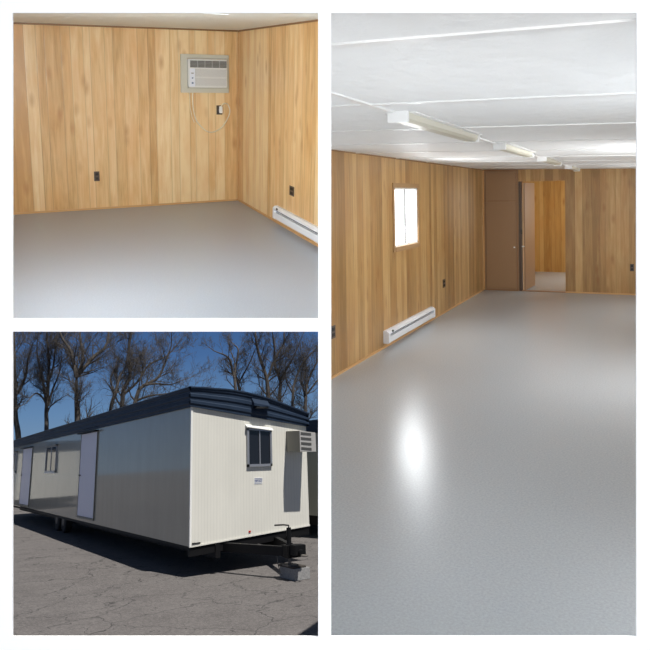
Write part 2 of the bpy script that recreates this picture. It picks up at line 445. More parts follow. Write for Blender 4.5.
MB().tube([(.63, .009, 1.392), (.625, .008, 1.2), (.60, .008, 1.08), (.575, .009, 1.02)], .004, 6).build('power_cord', M['cord'], ac, smooth=True)
bx((.222, .012, 1.135), (.262, .048, 1.222)).build('plug', M['white'], ac, bevel=.006)
def outlet(fr, c, axis, label, w=.06, h=.105, flip=1, cat='outlet', group=None):
    """axis 0: plate lies on the wall x = const, 1: on the wall y = const; flip gives the inward side"""
    x, y, z = c; t = thing('wall_outlet', fr, c, label, cat, group)
    def B(s0, s1, z0, z1, d0, d1):
        d0 *= flip; d1 *= flip
        if axis == 1: return bx((x + s0, y + min(d0, d1), z + z0), (x + s1, y + max(d0, d1), z + z1))
        return bx((x + min(d0, d1), y + s0, z + z0), (x + max(d0, d1), y + s1, z + z1))
    B(-w / 2, w / 2, -h / 2, h / 2, 0, .006).build('cover_plate', M['brown_plastic'], t, bevel=.0015)
    for s in (-1, 1): B(-w * .27, w * .27, s * h * .22 - h * .13, s * h * .22 + h * .13, .005, .009).build('socket', M['brown_dark'], t)
    return t
outlet(fr, (.252, 0, 1.172), 1, 'dark outlet the white plug sits in, below the air conditioner', .075, .115)
outlet(fr, (1.757, 0, .40), 1, 'small dark brown outlet low on the panelling left of the air conditioner', .062, .115)
outlet(fr, (0, 1.765, .445), 0, 'dark brown outlet on the small room\'s right wall just above its baseboard heater', .12, .105)

def heater(fr, a, b, z0, z1, axis, depth, label, sgn=1):
    """baseboard heater along an axis from a to b on the wall where the other coordinate is 0"""
    t = thing('baseboard_heater', fr, ((0, a, z0) if axis == 'y' else (a, 0, z0)), label, 'heater')
    prof = [(0, z1), (depth * .55, z1), (depth, z1 - .022), (depth, z1 - .034), (depth * .5, z1 - .034), (depth * .5, z1 - .062), (depth, z1 - .062), (depth, z0 + .022), (depth * .75, z0 + .014), (depth * .75, z0), (0, z0)]
    m1 = MB().prism([(p, a + .05, z) for p, z in prof], (0, b - a - .10, 0))
    m1.build('casing', M['heater'], t)
    bx((depth * .48, a + .055, z1 - .060), (depth * .52, b - .055, z1 - .036)).build('heating_fins', M['heater_slot'], t)
    for s0, s1 in ((a, a + .05), (b - .05, b)):
        MB().prism([(p, s0, z) for p, z in [(0, z1 + .001), (depth * .6, z1 + .001), (depth + .002, z1 - .022), (depth + .002, z0 + .006), (depth * .8, z0), (0, z0)]], (0, s1 - s0, 0)).build('end_cap', M['heater'], t, bevel=.003)
    MB().tube([(depth * .9, a + .13, z1 - .012), (depth * 1.12, a + .13, z1 - .020)], .014, 12).build('knob', M['dark'], t)
    return t
heater(fr, 1.36, 2.62, .06, .205, 'y', .06, 'white baseboard heater on the right wall of the small room')
# ceiling lamp, only its end shows at the top
lt = thing('ceiling_light', fr, (1.27, 3.15, zc(1.27, 3.15) - .06), 'cream fluorescent ceiling fixture whose far end shows above the small room', 'ceiling light')
za = zc(1.2, 3.15)
MB().hexa([(1.16, 3.1, za - .05), (1.34, 3.1, za - .05), (1.34, 4.3, za - .015), (1.16, 4.3, za - .015), (1.16, 3.1, za), (1.34, 3.1, za), (1.34, 4.3, za + .035), (1.16, 4.3, za + .035)]).build('diffuser', M['diffuser'], lt, bevel=.01)
MB().hexa([(1.15, 3.08, za - .055), (1.35, 3.08, za - .055), (1.35, 3.12, za - .055), (1.15, 3.12, za - .055), (1.15, 3.08, za + .002), (1.35, 3.08, za + .002), (1.35, 3.12, za + .002), (1.15, 3.12, za + .002)]).build('end_cap', M['white'], lt)

# ================================================================ LONG ROOM
fr = HALL
HH = 2.15; WR = 3.5
cut = [fr.side('right_of', 329), fr.side('above', 641), fr.side('beyond', DW + .006)]
zh = lambda x, y: HH - .0248 * x + .00134 * y
below_h = (Vector((-.0248, .00134, -1)), HH)
slab('floor', fr, [(0, .0, 0), (0, -14, 0), (WR, -14, 0), (WR, .0, 0)], cut, (0, 0, -.05), M['vinyl_hall'])
slab('ceiling', fr, [(0, .0, zh(0, 0)), (0, -14, zh(0, -14)), (WR, -14, zh(WR, -14)), (WR, 0, zh(WR, 0))], cut, (0, 0, .05), M['ceiling_hall'])
wy0, wy1, wz0, wz1 = -4.86, -3.95, 1.10, 1.795
m_ = MB()
for q in ([(0, 0, 0), (0, -14, 0), (0, -14, wz0), (0, 0, wz0)], [(0, 0, wz1), (0, -14, wz1), (0, -14, 2.3), (0, 0, 2.3)], [(0, 0, wz0), (0, wy1, wz0), (0, wy1, wz1), (0, 0, wz1)], [(0, wy0, wz0), (0, -14, wz0), (0, -14, wz1), (0, wy0, wz1)]):
    p = clip(q, cut + [below_h]); m_.prism(p, (-.06, 0, 0))
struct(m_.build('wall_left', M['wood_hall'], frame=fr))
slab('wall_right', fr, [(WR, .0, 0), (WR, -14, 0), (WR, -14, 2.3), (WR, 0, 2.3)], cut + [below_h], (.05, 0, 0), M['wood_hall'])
dx0, dx1, dz = .622, 1.402, 1.92
m_ = MB()
for a, b in (((0, 0, 0), (dx0, .06, 2.2)), ((dx1, 0, 0), (WR, .06, 2.2)), ((dx0, 0, dz), (dx1, .06, 2.2))): m_.box(a, b)
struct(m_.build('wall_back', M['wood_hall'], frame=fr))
ins = [(Vector((1, 0, 0)), 0), (Vector((-1, 0, 0)), WR), (Vector((0, -1, 0)), 0)]
slab('added_partition_left', fr, eye_plane_poly(fr, 'u', 329), ins + [floor_p, below_h, fr.side('above', 641), fr.side('beyond', DW + .006)],
     fr.R.transposed() @ Vector((-.006, 0, 0)), M['board'])  # added compartment sides, edge-on, keep stray light out
slab('added_partition_under', fr, eye_plane_poly(fr, 'v', 641), ins + [floor_p, below_h, fr.side('right_of', 329), fr.side('beyond', DW + .006)],
     fr.R.transposed() @ Vector((0, .006, 0)), M['board'])
# room beyond the doorway
bx0, bx1, by = -.3, 2.6, 3.33
struct(bx((bx0, .06, -.05), (bx1, by, 0)).build('floor', M['vinyl_hall'], frame=fr))
struct(bx((bx0, .06, 2.16), (bx1, by, 2.2)).build('ceiling', M['ceiling_hall'], frame=fr))
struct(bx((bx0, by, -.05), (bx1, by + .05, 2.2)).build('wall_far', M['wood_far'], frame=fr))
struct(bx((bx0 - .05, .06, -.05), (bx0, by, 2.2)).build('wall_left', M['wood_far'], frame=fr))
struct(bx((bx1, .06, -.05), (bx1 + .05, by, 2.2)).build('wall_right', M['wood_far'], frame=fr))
struct(bx((bx1 - .03, 1.2, .9), (bx1, 2.6, 1.8)).build('assumed_window_3', M['day'], frame=fr))  # unseen glowing pane, a window assumed from the bright floor patch
struct(bx((dx0, 0.0, 0), (dx1, .1, .008)).build('trim_10', M['trim_dark'], frame=fr))

# hall trims: ceiling battens, centre batten, edges
k = 4
for yy in (-11.12, -9.87, -8.6, -7.3, -6.05, -4.8, -3.55, -2.3, -1.05):
    p = clip([(0, yy, zh(0, yy) - .006), (WR, yy, zh(WR, yy) - .006), (WR, yy + .045, zh(WR, yy) - .006), (0, yy + .045, zh(0, yy) - .006)], cut)
    if p: struct(MB().prism(p, (0, 0, .008)).build('trim_%d' % k, M['white'], frame=fr)); k += 1
p = clip([(1.60, -14, zh(1.6, -14) - .009), (1.635, -14, zh(1.6, -14) - .009), (1.635, 0, zh(1.6, 0) - .009), (1.60, 0, zh(1.6, 0) - .009)], cut)
struct(MB().prism(p, (0, 0, .011)).build('trim_%d' % k, M['white'], frame=fr)); k += 1
def rail(name, x0, x1, y0, y1, z, h, m):
    p = clip([(x0, y0, z), (x1, y0, z), (x1, y1, z), (x0, y1, z)], cut)
    struct(MB().prism(p, (0, 0, h)).build(name, m, frame=fr))
rail('baseboard_left', 0, .012, -14, 0, 0, .022, M['trim_wood'])
rail('baseboard_back', dx1, WR, -.012, 0, 0, .022, M['trim_wood'])
rail('trim_20', 0, WR, -.012, 0, 2.125, .02, M['trim_dark'])
rail('trim_21', 0, .025, -.025, 0, .02, 2.11, M['trim_wood'])
rail('trim_22', 0, .012, -14, 0, 2.13, .015, M['trim_dark'])

# glazed window in the left wall
w = struct(thing('window_2', fr, (0, (wy0 + wy1) / 2, wz0), 'bright white window', 'window'))
for kk in ('label', 'category'): del w[kk]
m_ = MB()
for a, b in (((-.05, wy0, wz0), (.0, wy0 + .03, wz1)), ((-.05, wy1 - .03, wz0), (.0, wy1, wz1)), ((-.05, wy0, wz0), (.0, wy1, wz0 + .02)), ((-.05, wy0, wz1 - .02), (.0, wy1, wz1))): m_.box(a, b)
m_.build('window_sash', M['white'], w)
bx((-.04, wy0 + .03, wz0 + .02), (-.03, (wy0 + wy1) / 2 - .012, wz1 - .02)).build('pane', M['day'], w)
bx((-.04, (wy0 + wy1) / 2 + .012, wz0 + .02), (-.03, wy1 - .03, wz1 - .02)).build('pane', M['day'], w)
bx((-.045, (wy0 + wy1) / 2 - .02, wz0 + .02), (-.01, (wy0 + wy1) / 2 + .02, wz1 - .02)).build('mullion', M['slat_grey'], w)
m_ = MB()
t_ = .055
for a, b in (((0, wy0 - t_, wz0 - t_), (.014, wy0, wz1 + t_)), ((0, wy1, wz0 - t_), (.014, wy1 + t_, wz1 + t_)), ((0, wy0, wz1), (.014, wy1, wz1 + t_)), ((0, wy0, wz0 - t_), (.022, wy1, wz0))): m_.box(a, b)
m_.build('casing', mat('brown_casing', (.40, .24, .11), .45), w)
# glowing panes for assumed right-wall windows (outside the picture), plus an added glowing panel
struct(bx((WR - .03, -6.6, .95), (WR, -5.2, 1.8)).build('assumed_window_4', M['day'], frame=fr))
struct(bx((WR - .03, -2.4, .95), (WR, -1.2, 1.8)).build('assumed_window_5', M['day'], frame=fr))
struct(bx((WR - .03, -10.9, .75), (WR, -9.2, 1.75)).build('hall_fill_panel', M['fill_soft'], frame=fr))  # added unseen panel that brightens the near ceiling and floor

# cupboard front in the corner
cb = thing('cupboard', fr, (.32, -.03, 0), 'tall reddish-brown smooth cupboard front in the far left corner beside the open doorway', 'cupboard')
m_ = MB()
for a, b in (((.03, -.03, 0), (.052, 0, 2.12)), ((.585, -.03, 0), (.618, 0, 2.12)), ((.052, -.03, 1.575), (.585, 0, 1.597)), ((.052, -.03, 0), (.585, 0, .03)), ((.052, -.03, 2.09), (.585, 0, 2.12))): m_.box(a, b)
m_.build('face_frame', M['leaf'], cb, bevel=.002)
d1 = bx((.055, -.026, .033), (.582, 0, 1.572)).build('door', M['closet'], cb, bevel=.003)
bx((.055, -.026, 1.60), (.582, 0, 2.087)).build('door', M['closet'], cb, bevel=.003)
MB().tube([(.55, -.026, .77), (.55, -.055, .77)], .014, 12).build('knob', M['off_white'], d1)
# open door leaf swung into the next room
struct(bx((.622, .0, 0), (.668, .09, 1.92)).build('trim_11', M['brown_plastic'], frame=fr))  # dark strip put in as the shade of the gap beside the door
dl = thing('open_door', fr, (.69, .05, 0), 'reddish-brown door standing open into the room beyond the doorway', 'door')
MB().hexa([(.680, .07, .01), (.716, .07, .01), (.775, .83, .01), (.739, .83, .01), (.680, .07, 1.90), (.716, .07, 1.90), (.775, .83, 1.90), (.739, .83, 1.90)]).build('panel', M['leaf'], dl)
bx((.676, .058, .01), (.700, .07, 1.90)).build('edge_strip', M['door_edge'], dl)
MB().tube([(.70, .064, .78), (.655, .03, .78)], .012, 10).build('handle', M['off_white'], dl)
bx((.655, -.012, 1.0), (.676, .0, 1.08)).build('latch', M['dark'], dl)

outlet(fr, (2.458, 0, .455), 1, 'small dark outlet on the back wall, right of the doorway', .06, .12, -1)
outlet(fr, (0, -2.70, .43), 0, 'dark outlet on the left wall, between the heater and the far corner', .13, .12)
outlet(fr, (0, -6.66, .43), 0, 'dark outlet at the picture edge on the left wall, nearer than the heater', .10, .12)

# heater on the left wall (drawn towards +y)
heater(fr, -5.29, -3.42, .055, .195, 'y', .07, 'long white baseboard heater under the bright window')

# ceiling fixtures
def fixture(label, y0, y1, x0=1.47, w=.125):
    zt = zh(x0, y0); t = thing('ceiling_light', fr, (x0 + w / 2, y0, zt - .055), label, 'ceiling light', 'fluorescent fixtures along the long room ceiling')
    z0 = zt - .05
    MB().prism([(x0, y0 + .03, zt), (x0 + .004, y0 + .03, z0 + .015), (x0 + .018, y0 + .03, z0), (x0 + w - .018, y0 + .03, z0), (x0 + w - .004, y0 + .03, z0 + .015), (x0 + w, y0 + .03, zt)], (0, y1 - y0 - .06, .003)).build('diffuser', M['diffuser'], t)
    for a, b in ((y0, y0 + .03), (y1 - .03, y1)): bx((x0 - .004, a, z0 - .004), (x0 + w + .004, b, zt + .001)).build('end_cap', M['white'], t, bevel=.003)
    bx((x0 - .03, y0 + .05, zt - .008), (x0 + w + .03, y1 - .05, zt + .004)).build('housing', M['white'], t)
    return t
fixture('nearest and largest of the white fluorescent fixtures on the long ceiling', -9.56, -8.0, 1.60, .093)
fixture('second nearest fluorescent fixture on the long ceiling, a small white box end', -7.1, -5.6, 1.61, .09)
fixture('third fluorescent fixture along the long ceiling, before the farthest', -4.7, -3.2, 1.61, .09)
fixture('farthest fluorescent fixture, just in front of the back wall', -1.85, -.5, 1.60, .09)

# ================================================================ PARKING LOT
fr = LOT
gz = -CLEAR
MB().add([(-70, -21, gz), (80, -21, gz), (80, 140, gz), (-70, 140, gz)], [(0, 1, 2, 3)]).build('floor', M['asphalt'], frame=fr)['kind'] = 'structure'
for o in C.objects:
    if o.name.startswith('floor') and o.data.materials[0] == M['asphalt']: o.name = 'ground'

tr = thing('office_trailer', fr, (1.4, 12.5, gz), 'long ivory office trailer with a navy roof band, parked on the asphalt', 'trailer')
L = 25.8; W = 2.78
zt = lambda x, y: 2.70 - .177 * x - .0050 * y           # wall top
# end wall and side walls as ribbed skins over one body
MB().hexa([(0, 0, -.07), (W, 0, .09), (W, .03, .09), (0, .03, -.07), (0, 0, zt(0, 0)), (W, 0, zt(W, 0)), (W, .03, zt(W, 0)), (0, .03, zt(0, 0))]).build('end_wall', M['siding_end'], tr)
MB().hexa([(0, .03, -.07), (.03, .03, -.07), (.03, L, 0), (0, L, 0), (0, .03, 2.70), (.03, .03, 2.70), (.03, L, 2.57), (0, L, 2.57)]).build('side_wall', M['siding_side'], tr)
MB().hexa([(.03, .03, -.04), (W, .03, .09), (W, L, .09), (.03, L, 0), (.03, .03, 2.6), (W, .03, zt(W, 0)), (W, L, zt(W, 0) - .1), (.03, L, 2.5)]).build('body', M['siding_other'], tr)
bx((-.012, -.014, -.07), (.03, .03, 2.70)).build('corner_trim', M['bright'], tr)
# navy band along the side: ribbed profile
def rib(t): return .05 + .022 * (1 if (t * 3.0) % 1 > .45 else 0) + (.02 if t > .93 else 0)
m_ = MB()
n = 24
vs = []
for i in range(n + 1):
    t = i / n; r = rib(t)
    for y in (-.05, L):
        f = (y + .05) / (L + .05); zb = 2.69 - .12 * f; ztp = 3.116 - .20 * f
        vs.append((-r, y, zb + (ztp - zb) * t))
fs = [(2 * i, 2 * i + 1, 2 * i + 3, 2 * i + 2) for i in range(n)]
b0 = len(vs); vs += [(.05, -.05, 2.69), (.05, L, 2.57), (.05, -.05, 3.116), (.05, L, 2.916)]
fs += [(0, 1, b0 + 1, b0), (2 * n, 2 * n + 1, b0 + 3, b0 + 2), (b0, b0 + 1, b0 + 3, b0 + 2)]
m_.add(vs, fs); m_.build('roof_band', M['navy'], tr)
# navy arched band on the end
arch = [(-.05, 3.116), (.25, 3.105), (.492, 3.083), (.75, 3.068), (.959, 3.045), (1.25, 2.995), (1.56, 2.926), (1.87, 2.84), (2.174, 2.736), (2.5, 2.625), (2.83, 2.505)]
low = lambda x: 2.695 - .1755 * x
vs = []; nn = 24
for j, (x, ztop) in enumerate(arch):
    for i in range(nn + 1):
        t = i / nn; zz = low(x) + (ztop - low(x)) * t
        vs.append((x, -rib(t), zz))
fs = []
for j in range(len(arch) - 1):
    for i in range(nn):
        a = j * (nn + 1) + i; fs.append((a, a + 1, a + nn + 2, a + nn + 1))
m_ = MB().add(vs, fs)
for j in range(len(arch) - 1):   # top cap and lower lip
    (xa, za_), (xb, zb_) = arch[j], arch[j + 1]
    m_.add([(xa, -.095, za_), (xb, -.095, zb_), (xb, .05, zb_ + .012), (xa, .05, za_ + .012), (xa, -.095, za_ - .03), (xb, -.095, zb_ - .03)], [(0, 1, 2, 3), (4, 5, 1, 0)])
    m_.add([(xa, -.055, low(xa)), (xb, -.055, low(xb)), (xb, .01, low(xb)), (xa, .01, low(xa))], [(0, 1, 2, 3)])
m_.build('roof_band', M['navy'], tr)
m_ = MB()
for j in range(len(arch) - 1):
    (xa, za_), (xb, zb_) = arch[j], arch[j + 1]
    m_.add([(xa, .0, za_ + .01), (xb, .0, zb_ + .01), (xb, L, zb_ - .19), (xa, L, za_ - .19)], [(0, 1, 2, 3)])
m_.build('roof', M['roof'], tr)
bx((W - .02, -.05, low(W) - .0), (W + .05, L, arch[-1][1])).build('roof_band', M['navy'], tr)
# attic vent hood on the end band
vh = MB().prism([(1.385, -.06, 2.86), (1.385, -.20, 2.74), (1.385, -.20, 2.69), (1.385, -.06, 2.69)], (.39, 0, -.065)).build('vent_hood', M['navy'], tr)
bx((1.44, -.20, 2.625), (1.73, -.07, 2.66)).build('vent_opening', M['dark'], vh)
# marker lights, red at the rim
bx((1.30, -.015, .075), (1.35, .0, .11)).build('marker_light', M['red'], tr)
MB().hexa([(-.01, -.012, -.085), (W + .01, -.012, .07), (W + .01, .02, .07), (-.01, .02, -.085), (-.01, -.012, -.055), (W + .01, -.012, .10), (W + .01, .02, .10), (-.01, .02, -.055)]).build('rim', M['siding_end'], tr)
bx((.04, -.02, -.03), (.22, -.01, .0)).build('rim_tag', M['dark'], tr)

# end window
def slider(parent, P, w, h, flipx=False):
    """P(s, d, z) gives a point; s along the wall, d out of the wall"""
    def B(s0, s1, d0, d1, z0, z1): return MB().hexa([P(s0, d0, z0), P(s1, d0, z0), P(s1, d1, z0), P(s0, d1, z0), P(s0, d0, z1), P(s1, d0, z1), P(s1, d1, z1), P(s0, d1, z1)])
    f = MB(); t = .045
    wn = None
    for s0, s1, z0, z1 in ((0, w, 0, t * 1.2), (0, w, h - t * .7, h), (0, t, 0, h), (w - t, w, 0, h)):
        q = B(s0, s1, 0, .05, z0, z1); f.add(q.v, q.f)
    fo = f.build('window', M['alu'], parent)
    B(t, w * .52, .008, .018, t, h - t * .7).build('pane', M['glass'], fo)
    B(w * .5, w - t, .016, .026, t, h - t * .7).build('pane', M['glass'], fo)
    B(w * .49, w * .53, .014, .04, t, h - t * .7).build('mullion', M['alu'], fo)
    return fo
slope = .11
wn = slider(tr, lambda s, d, z: (1.275 + s, -d, 1.40 + z - slope * s * (.2 + .8 * z / .8)), .60, .81)
MB().hexa([(1.25, -.09, 2.235), (1.90, -.09, 2.135), (1.90, -.0, 2.165), (1.25, 0, 2.265), (1.25, -.09, 2.25), (1.90, -.09, 2.15), (1.90, 0, 2.20), (1.25, 0, 2.30)]).build('awning', M['bright'], wn)
# notice plate under the window
sg = bx((1.445, -.006, 1.03), (1.645, 0, 1.165)).build('notice_plate', M['bright'], tr)
m_ = MB()
for r, (za_, hh) in enumerate(((1.137, .016), (1.100, .026), (1.070, .02), (1.043, .012))):
    xx = 1.455
    rr = random.Random(r)
    while xx < 1.63:
        ww = rr.uniform(.012, .03); m_.box((xx, -.0085, za_), (min(xx + ww, 1.637), -.006, za_ + hh)); xx += ww + .006
m_.build('printed_lines', M['ink'], sg)

# side doors and windows (x = 0 face, outward is -x)
def side_door(y0, y1, z1):
    m_ = bx((-.022, y0, .10), (0, y1, z1)); d = m_.build('door', M['door_blue'], tr, bevel=.004)
    q = MB()
    for a, b in (((-.03, y0 - .05, .07), (0, y0, z1 + .02)), ((-.03, y1, .07), (0, y1 + .05, z1 + .02)), ((-.035, y0 - .05, .04), (0, y1 + .05, .10))): q.box(a, b)
    q.build('door_frame', M['ac_out'], tr)
    MB().tube([(-.022, y1 - .16, 1.30), (-.075, y1 - .16, 1.30), (-.075, y1 - .3, 1.30)], .018, 10).build('handle', M['dark'], d)
    bx((-.14, y0 - .12, z1 + .01), (-.02, y1 + .12, z1 + .05)).build('door_canopy', M['black_steel'], tr)
side_door(8.12, 10.22, 2.56)
side_door(19.5, 21.9, 2.42)
def side_window(y0, y1, z0=1.41, z1=2.35):
    f = slider(tr, lambda s, d, z: (-d, y1 - s, z0 + z), y1 - y0, z1 - z0)
    bx((-.10, y0 - .05, z1 - .01), (0, y1 + .05, z1 + .04)).build('awning', M['ac_out'], f)
    bx((-.06, y0 - .02, z0 - .04), (0, y1 + .02, z0)).build('sill', M['bright'], f)
side_window(14.15, 16.15)
side_window(23.75, 25.2)
# chassis, wheels
for x in (.55, 2.2):
    bx((x, -.02, -.34), (x + .1, 25.4, -.07)).build('chassis_beam', M['black_steel'], tr)
MB().hexa([(.0, .02, -.26), (W, .02, -.10), (W, .12, -.10), (.0, .12, -.26), (.0, .02, -.07), (W, .02, .06), (W, .12, .06), (.0, .12, -.07)]).build('chassis_crossmember', M['black_steel'], tr)
for i in range(9):
    bx((.5, 2.6 + i * 2.6, -.20), (2.4, 2.68 + i * 2.6, -.07)).build('chassis_crossmember', M['black_steel'], tr)
bx((.02, .12, -.12), (.06, 25.5, -.05)).build('side_rail', M['black_steel'], tr)
for y in (13.6, 14.75):
    for x in (.25, 2.35):
        wl = MB().tube([(x, y, gz + .40), (x + .03, y, gz + .40), (x + .22, y, gz + .40), (x + .25, y, gz + .40)], [.36, .40, .40, .36], 28).build('wheel', M['rubber'], tr, smooth=False)
        MB().tube([(x - .015, y, gz + .40), (x + .02, y, gz + .40)], [.15, .2], 20).build('hub', M['rust_steel'], wl)
# A-frame tongue
tgz0, tgz1 = -.24, -.07
for x in (.75, 1.98):
    d = (Vector((1.40, -2.0, 0)) - Vector((x, .1, 0))).normalized(); nrm = Vector((d.y, -d.x, 0)) * .045
    a = Vector((x, .1, 0)); b = Vector((1.40, -2.0, 0)) + d * .05
    MB().hexa([(a + nrm + Vector((0, 0, tgz0))), (a - nrm + Vector((0, 0, tgz0))), (b - nrm + Vector((0, 0, tgz0))), (b + nrm + Vector((0, 0, tgz0))),
               (a + nrm + Vector((0, 0, tgz1))), (a - nrm + Vector((0, 0, tgz1))), (b - nrm + Vector((0, 0, tgz1))), (b + nrm + Vector((0, 0, tgz1)))]).build('tongue_beam', M['black_steel'], tr)
MB().hexa([(1.22, -1.95, -.26), (1.56, -1.95, -.26), (1.5, -1.55, -.26), (1.28, -1.55, -.26), (1.22, -1.95, -.03), (1.56, -1.95, -.03), (1.5, -1.55, -.05), (1.28, -1.55, -.05)]).build('coupler_plate', M['black_steel'], tr, bevel=.01)
cpl = MB().tube([(1.38, -1.9, -.14), (1.38, -2.12, -.14), (1.38, -2.26, -.15)], [.07, .06, .05], 12).build('coupler', M['black_steel'], tr)
ring = [(1.38 + .05 * math.cos(a_), -2.33 + .07 * math.sin(a_), -.19) for a_ in [i * math.pi / 7 for i in range(15)]]
MB().tube(ring, .016, 8, cap=False).build('hitch_ring', M['rust_steel'], cpl)
bx((1.26, -2.18, -.20), (1.5, -1.95, -.02)).build('coupler_box', M['black_steel'], tr, bevel=.01)
jk = MB().tube([(1.38, -1.72, -.16), (1.38, -1.72, .26)], .045, 12).build('jack', M['black_steel'], tr)
MB().tube([(1.38, -1.72, -.40), (1.38, -1.72, -.12)], .03, 10).build('jack_leg', M['rust_steel'], jk)
MB().tube([(1.38, -1.72, -.10), (1.38, -1.72, -.02)], .07, 14).build('jack_collar', M['black_steel'], jk)
MB().tube([(1.38, -1.72, .25), (1.38, -1.72, .30), (1.32, -1.62, .31), (1.17, -1.52, .31)], .014, 8).build('jack_handle', M['black_steel'], jk)
bx((1.28, -1.85, -.415), (1.5, -1.60, -.39)).build('jack_foot', M['rust_steel'], jk)
ch = smooth_path([(1.25, -1.45, -.22), (1.25, -1.48, -.40), (1.28, -1.5, -.52), (1.3, -1.52, -.6)])
MB().tube(ch, .008, 6).build('safety_chain', M['rust_steel'], tr)

# block and timber under the jack
bk = MB()
bx0_, bx1_, by0_, by1_, bz0_, bz1_ = 1.33, 1.66, -2.02, -1.38, gz, gz + .205
bk.box((bx0_, by0_, bz0_), (bx1_, by1_, bz1_))
cbk = bk.build('concrete_block', M['concrete'], frame=fr, base=((bx0_ + bx1_) / 2, -1.7, gz), bevel=.008)
tag(cbk, 'grey concrete block on the asphalt under the trailer jack', 'block')
tb = bx((1.31, -1.98, gz + .205), (1.60, -1.36, gz + .235)).build('timber_board', M['board_wood'], frame=fr, base=(1.42, -1.7, gz + .205), bevel=.004)
tag(tb, 'dark weathered timber board lying on the concrete block', 'board')

# outdoor air conditioner box
oac = thing('air_conditioner', fr, (2.46, 0, 1.67), 'beige louvred air conditioner box sticking out of the trailer\'s sunlit end', 'air conditioner')
X0, X1, Z0, Z1, D = 2.255, 2.665, 1.655, 2.10, .64
m_ = MB()
t = .02
m_.hexa([(X0, -D, Z0), (X1, -D, Z0 - .02), (X1, 0, Z0 + .0), (X0, 0, Z0 + .02), (X0, -D, Z1), (X1, -D, Z1 - .05), (X1, 0, Z1 - .03), (X0, 0, Z1 + .02)])
m_.build('casing', M['ac_out'], oac, bevel=.006)
zt2 = lambda x: Z1 - .05 * (x - X0) / (X1 - X0)
gp = MB().hexa([(X0 + .005, -D - .012, Z0 + .005), (X1 - .005, -D - .012, Z0 - .015), (X1 - .005, -D, Z0 - .015), (X0 + .005, -D, Z0 + .005), (X0 + .005, -D - .012, Z1 - .005), (X1 - .005, -D - .012, Z1 - .055), (X1 - .005, -D, Z1 - .055), (X0 + .005, -D, Z1 - .005)]).build('front_panel', M['ac_front'], oac)
for i in range(4):
    m_ = MB(); zz = Z0 + .045 + i * .105
    sl = -.030
    m_.hexa([(X0 + .03, -D - .018, zz), (X0 + .29, -D - .018, zz + sl), (X0 + .29, -D - .010, zz + sl), (X0 + .03, -D - .010, zz), (X0 + .03, -D - .018, zz + .055), (X0 + .29, -D - .018, zz + .055 + sl), (X0 + .29, -D - .010, zz + .055 + sl), (X0 + .03, -D - .010, zz + .055)])
    m_.build('louvre', M['louvre_dark'], gp)
# neighbouring trailers
t2 = thing('office_trailer', fr, (6.8, 12, gz), 'shaded neighbouring trailer at the right edge, only a strip of it showing', 'trailer')
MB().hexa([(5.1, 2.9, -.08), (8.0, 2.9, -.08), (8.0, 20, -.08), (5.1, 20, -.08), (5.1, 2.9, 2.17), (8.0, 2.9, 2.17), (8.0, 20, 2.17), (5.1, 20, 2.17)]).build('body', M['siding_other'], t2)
bx((5.03, 2.83, 2.15), (8.05, 20, 2.52)).build('roof_band', M['navy'], t2)
bx((5.25, 3.0, -.36), (7.9, 19.5, -.08)).build('chassis_beam', M['black_steel'], t2)
for y in (9.6, 10.7): MB().tube([(5.3, y, gz + .38), (5.55, y, gz + .38)], .38, 24).build('wheel', M['rubber'], t2)
t3 = thing('office_trailer', fr, (-2.7, 30, gz), 'sunlit ivory trailer end mirrored in the glossy side wall of the long trailer', 'trailer')
MB().box((-4.5, 30, -.05), (-.95, 44, 2.5)).build('body', M['siding_end'], t3)
bx((-4.55, 29.93, 2.5), (-.9, 44.1, 2.95)).build('roof_band', M['navy'], t3)
bx((-4.2, 30.3, -.36), (-1.2, 43.6, -.05)).build('chassis_beam', M['black_steel'], t3)
for y in (37, 38.1): MB().tube([(-1.5, y, gz + .38), (-1.25, y, gz + .38)], .38, 24).build('wheel', M['rubber'], t3)

# ---------------------------------------------------------------- bare trees
def rvec(rr, s): return Vector((rr.uniform(-s, s), rr.uniform(-s, s), rr.uniform(-s, s)))
def grow(m, rr, p, d, length, r, level):
    n = 4 if level < 3 else 3
    pts = [p]; q = p.copy(); dd = d.copy(); rad = [r]
    for i in range(n):
        dd = (dd + rvec(rr, .28) + Vector((0, 0, .10))).normalized()
        q = q + dd * (length / n); pts.append(q.copy()); rad.append(max(.004, r * (1 - .75 * (i + 1) / n)))
    m.tube(pts, rad, 4 if level < 2 else 3, cap=False)
    if level >= 4: return
    cnt = {1: 8, 2: 6, 3: 4}[level]
    for k in range(cnt):
        f = .2 + .8 * (k + rr.random()) / cnt; f = min(f, .99); i = min(int(f * n), n - 1); a = pts[i].lerp(pts[i + 1], f * n - i)
        ax = (pts[i + 1] - pts[i]).normalized(); s = ax.cross(rvec(rr, 1)).normalized()
        nd = (ax * rr.uniform(.55, .9) + s * rr.uniform(.5, .95) + Vector((0, 0, .12))).normalized()
        grow(m, rr, a, nd, length * rr.uniform(.42, .62), max(.006, rad[i] * .5), level + 1)
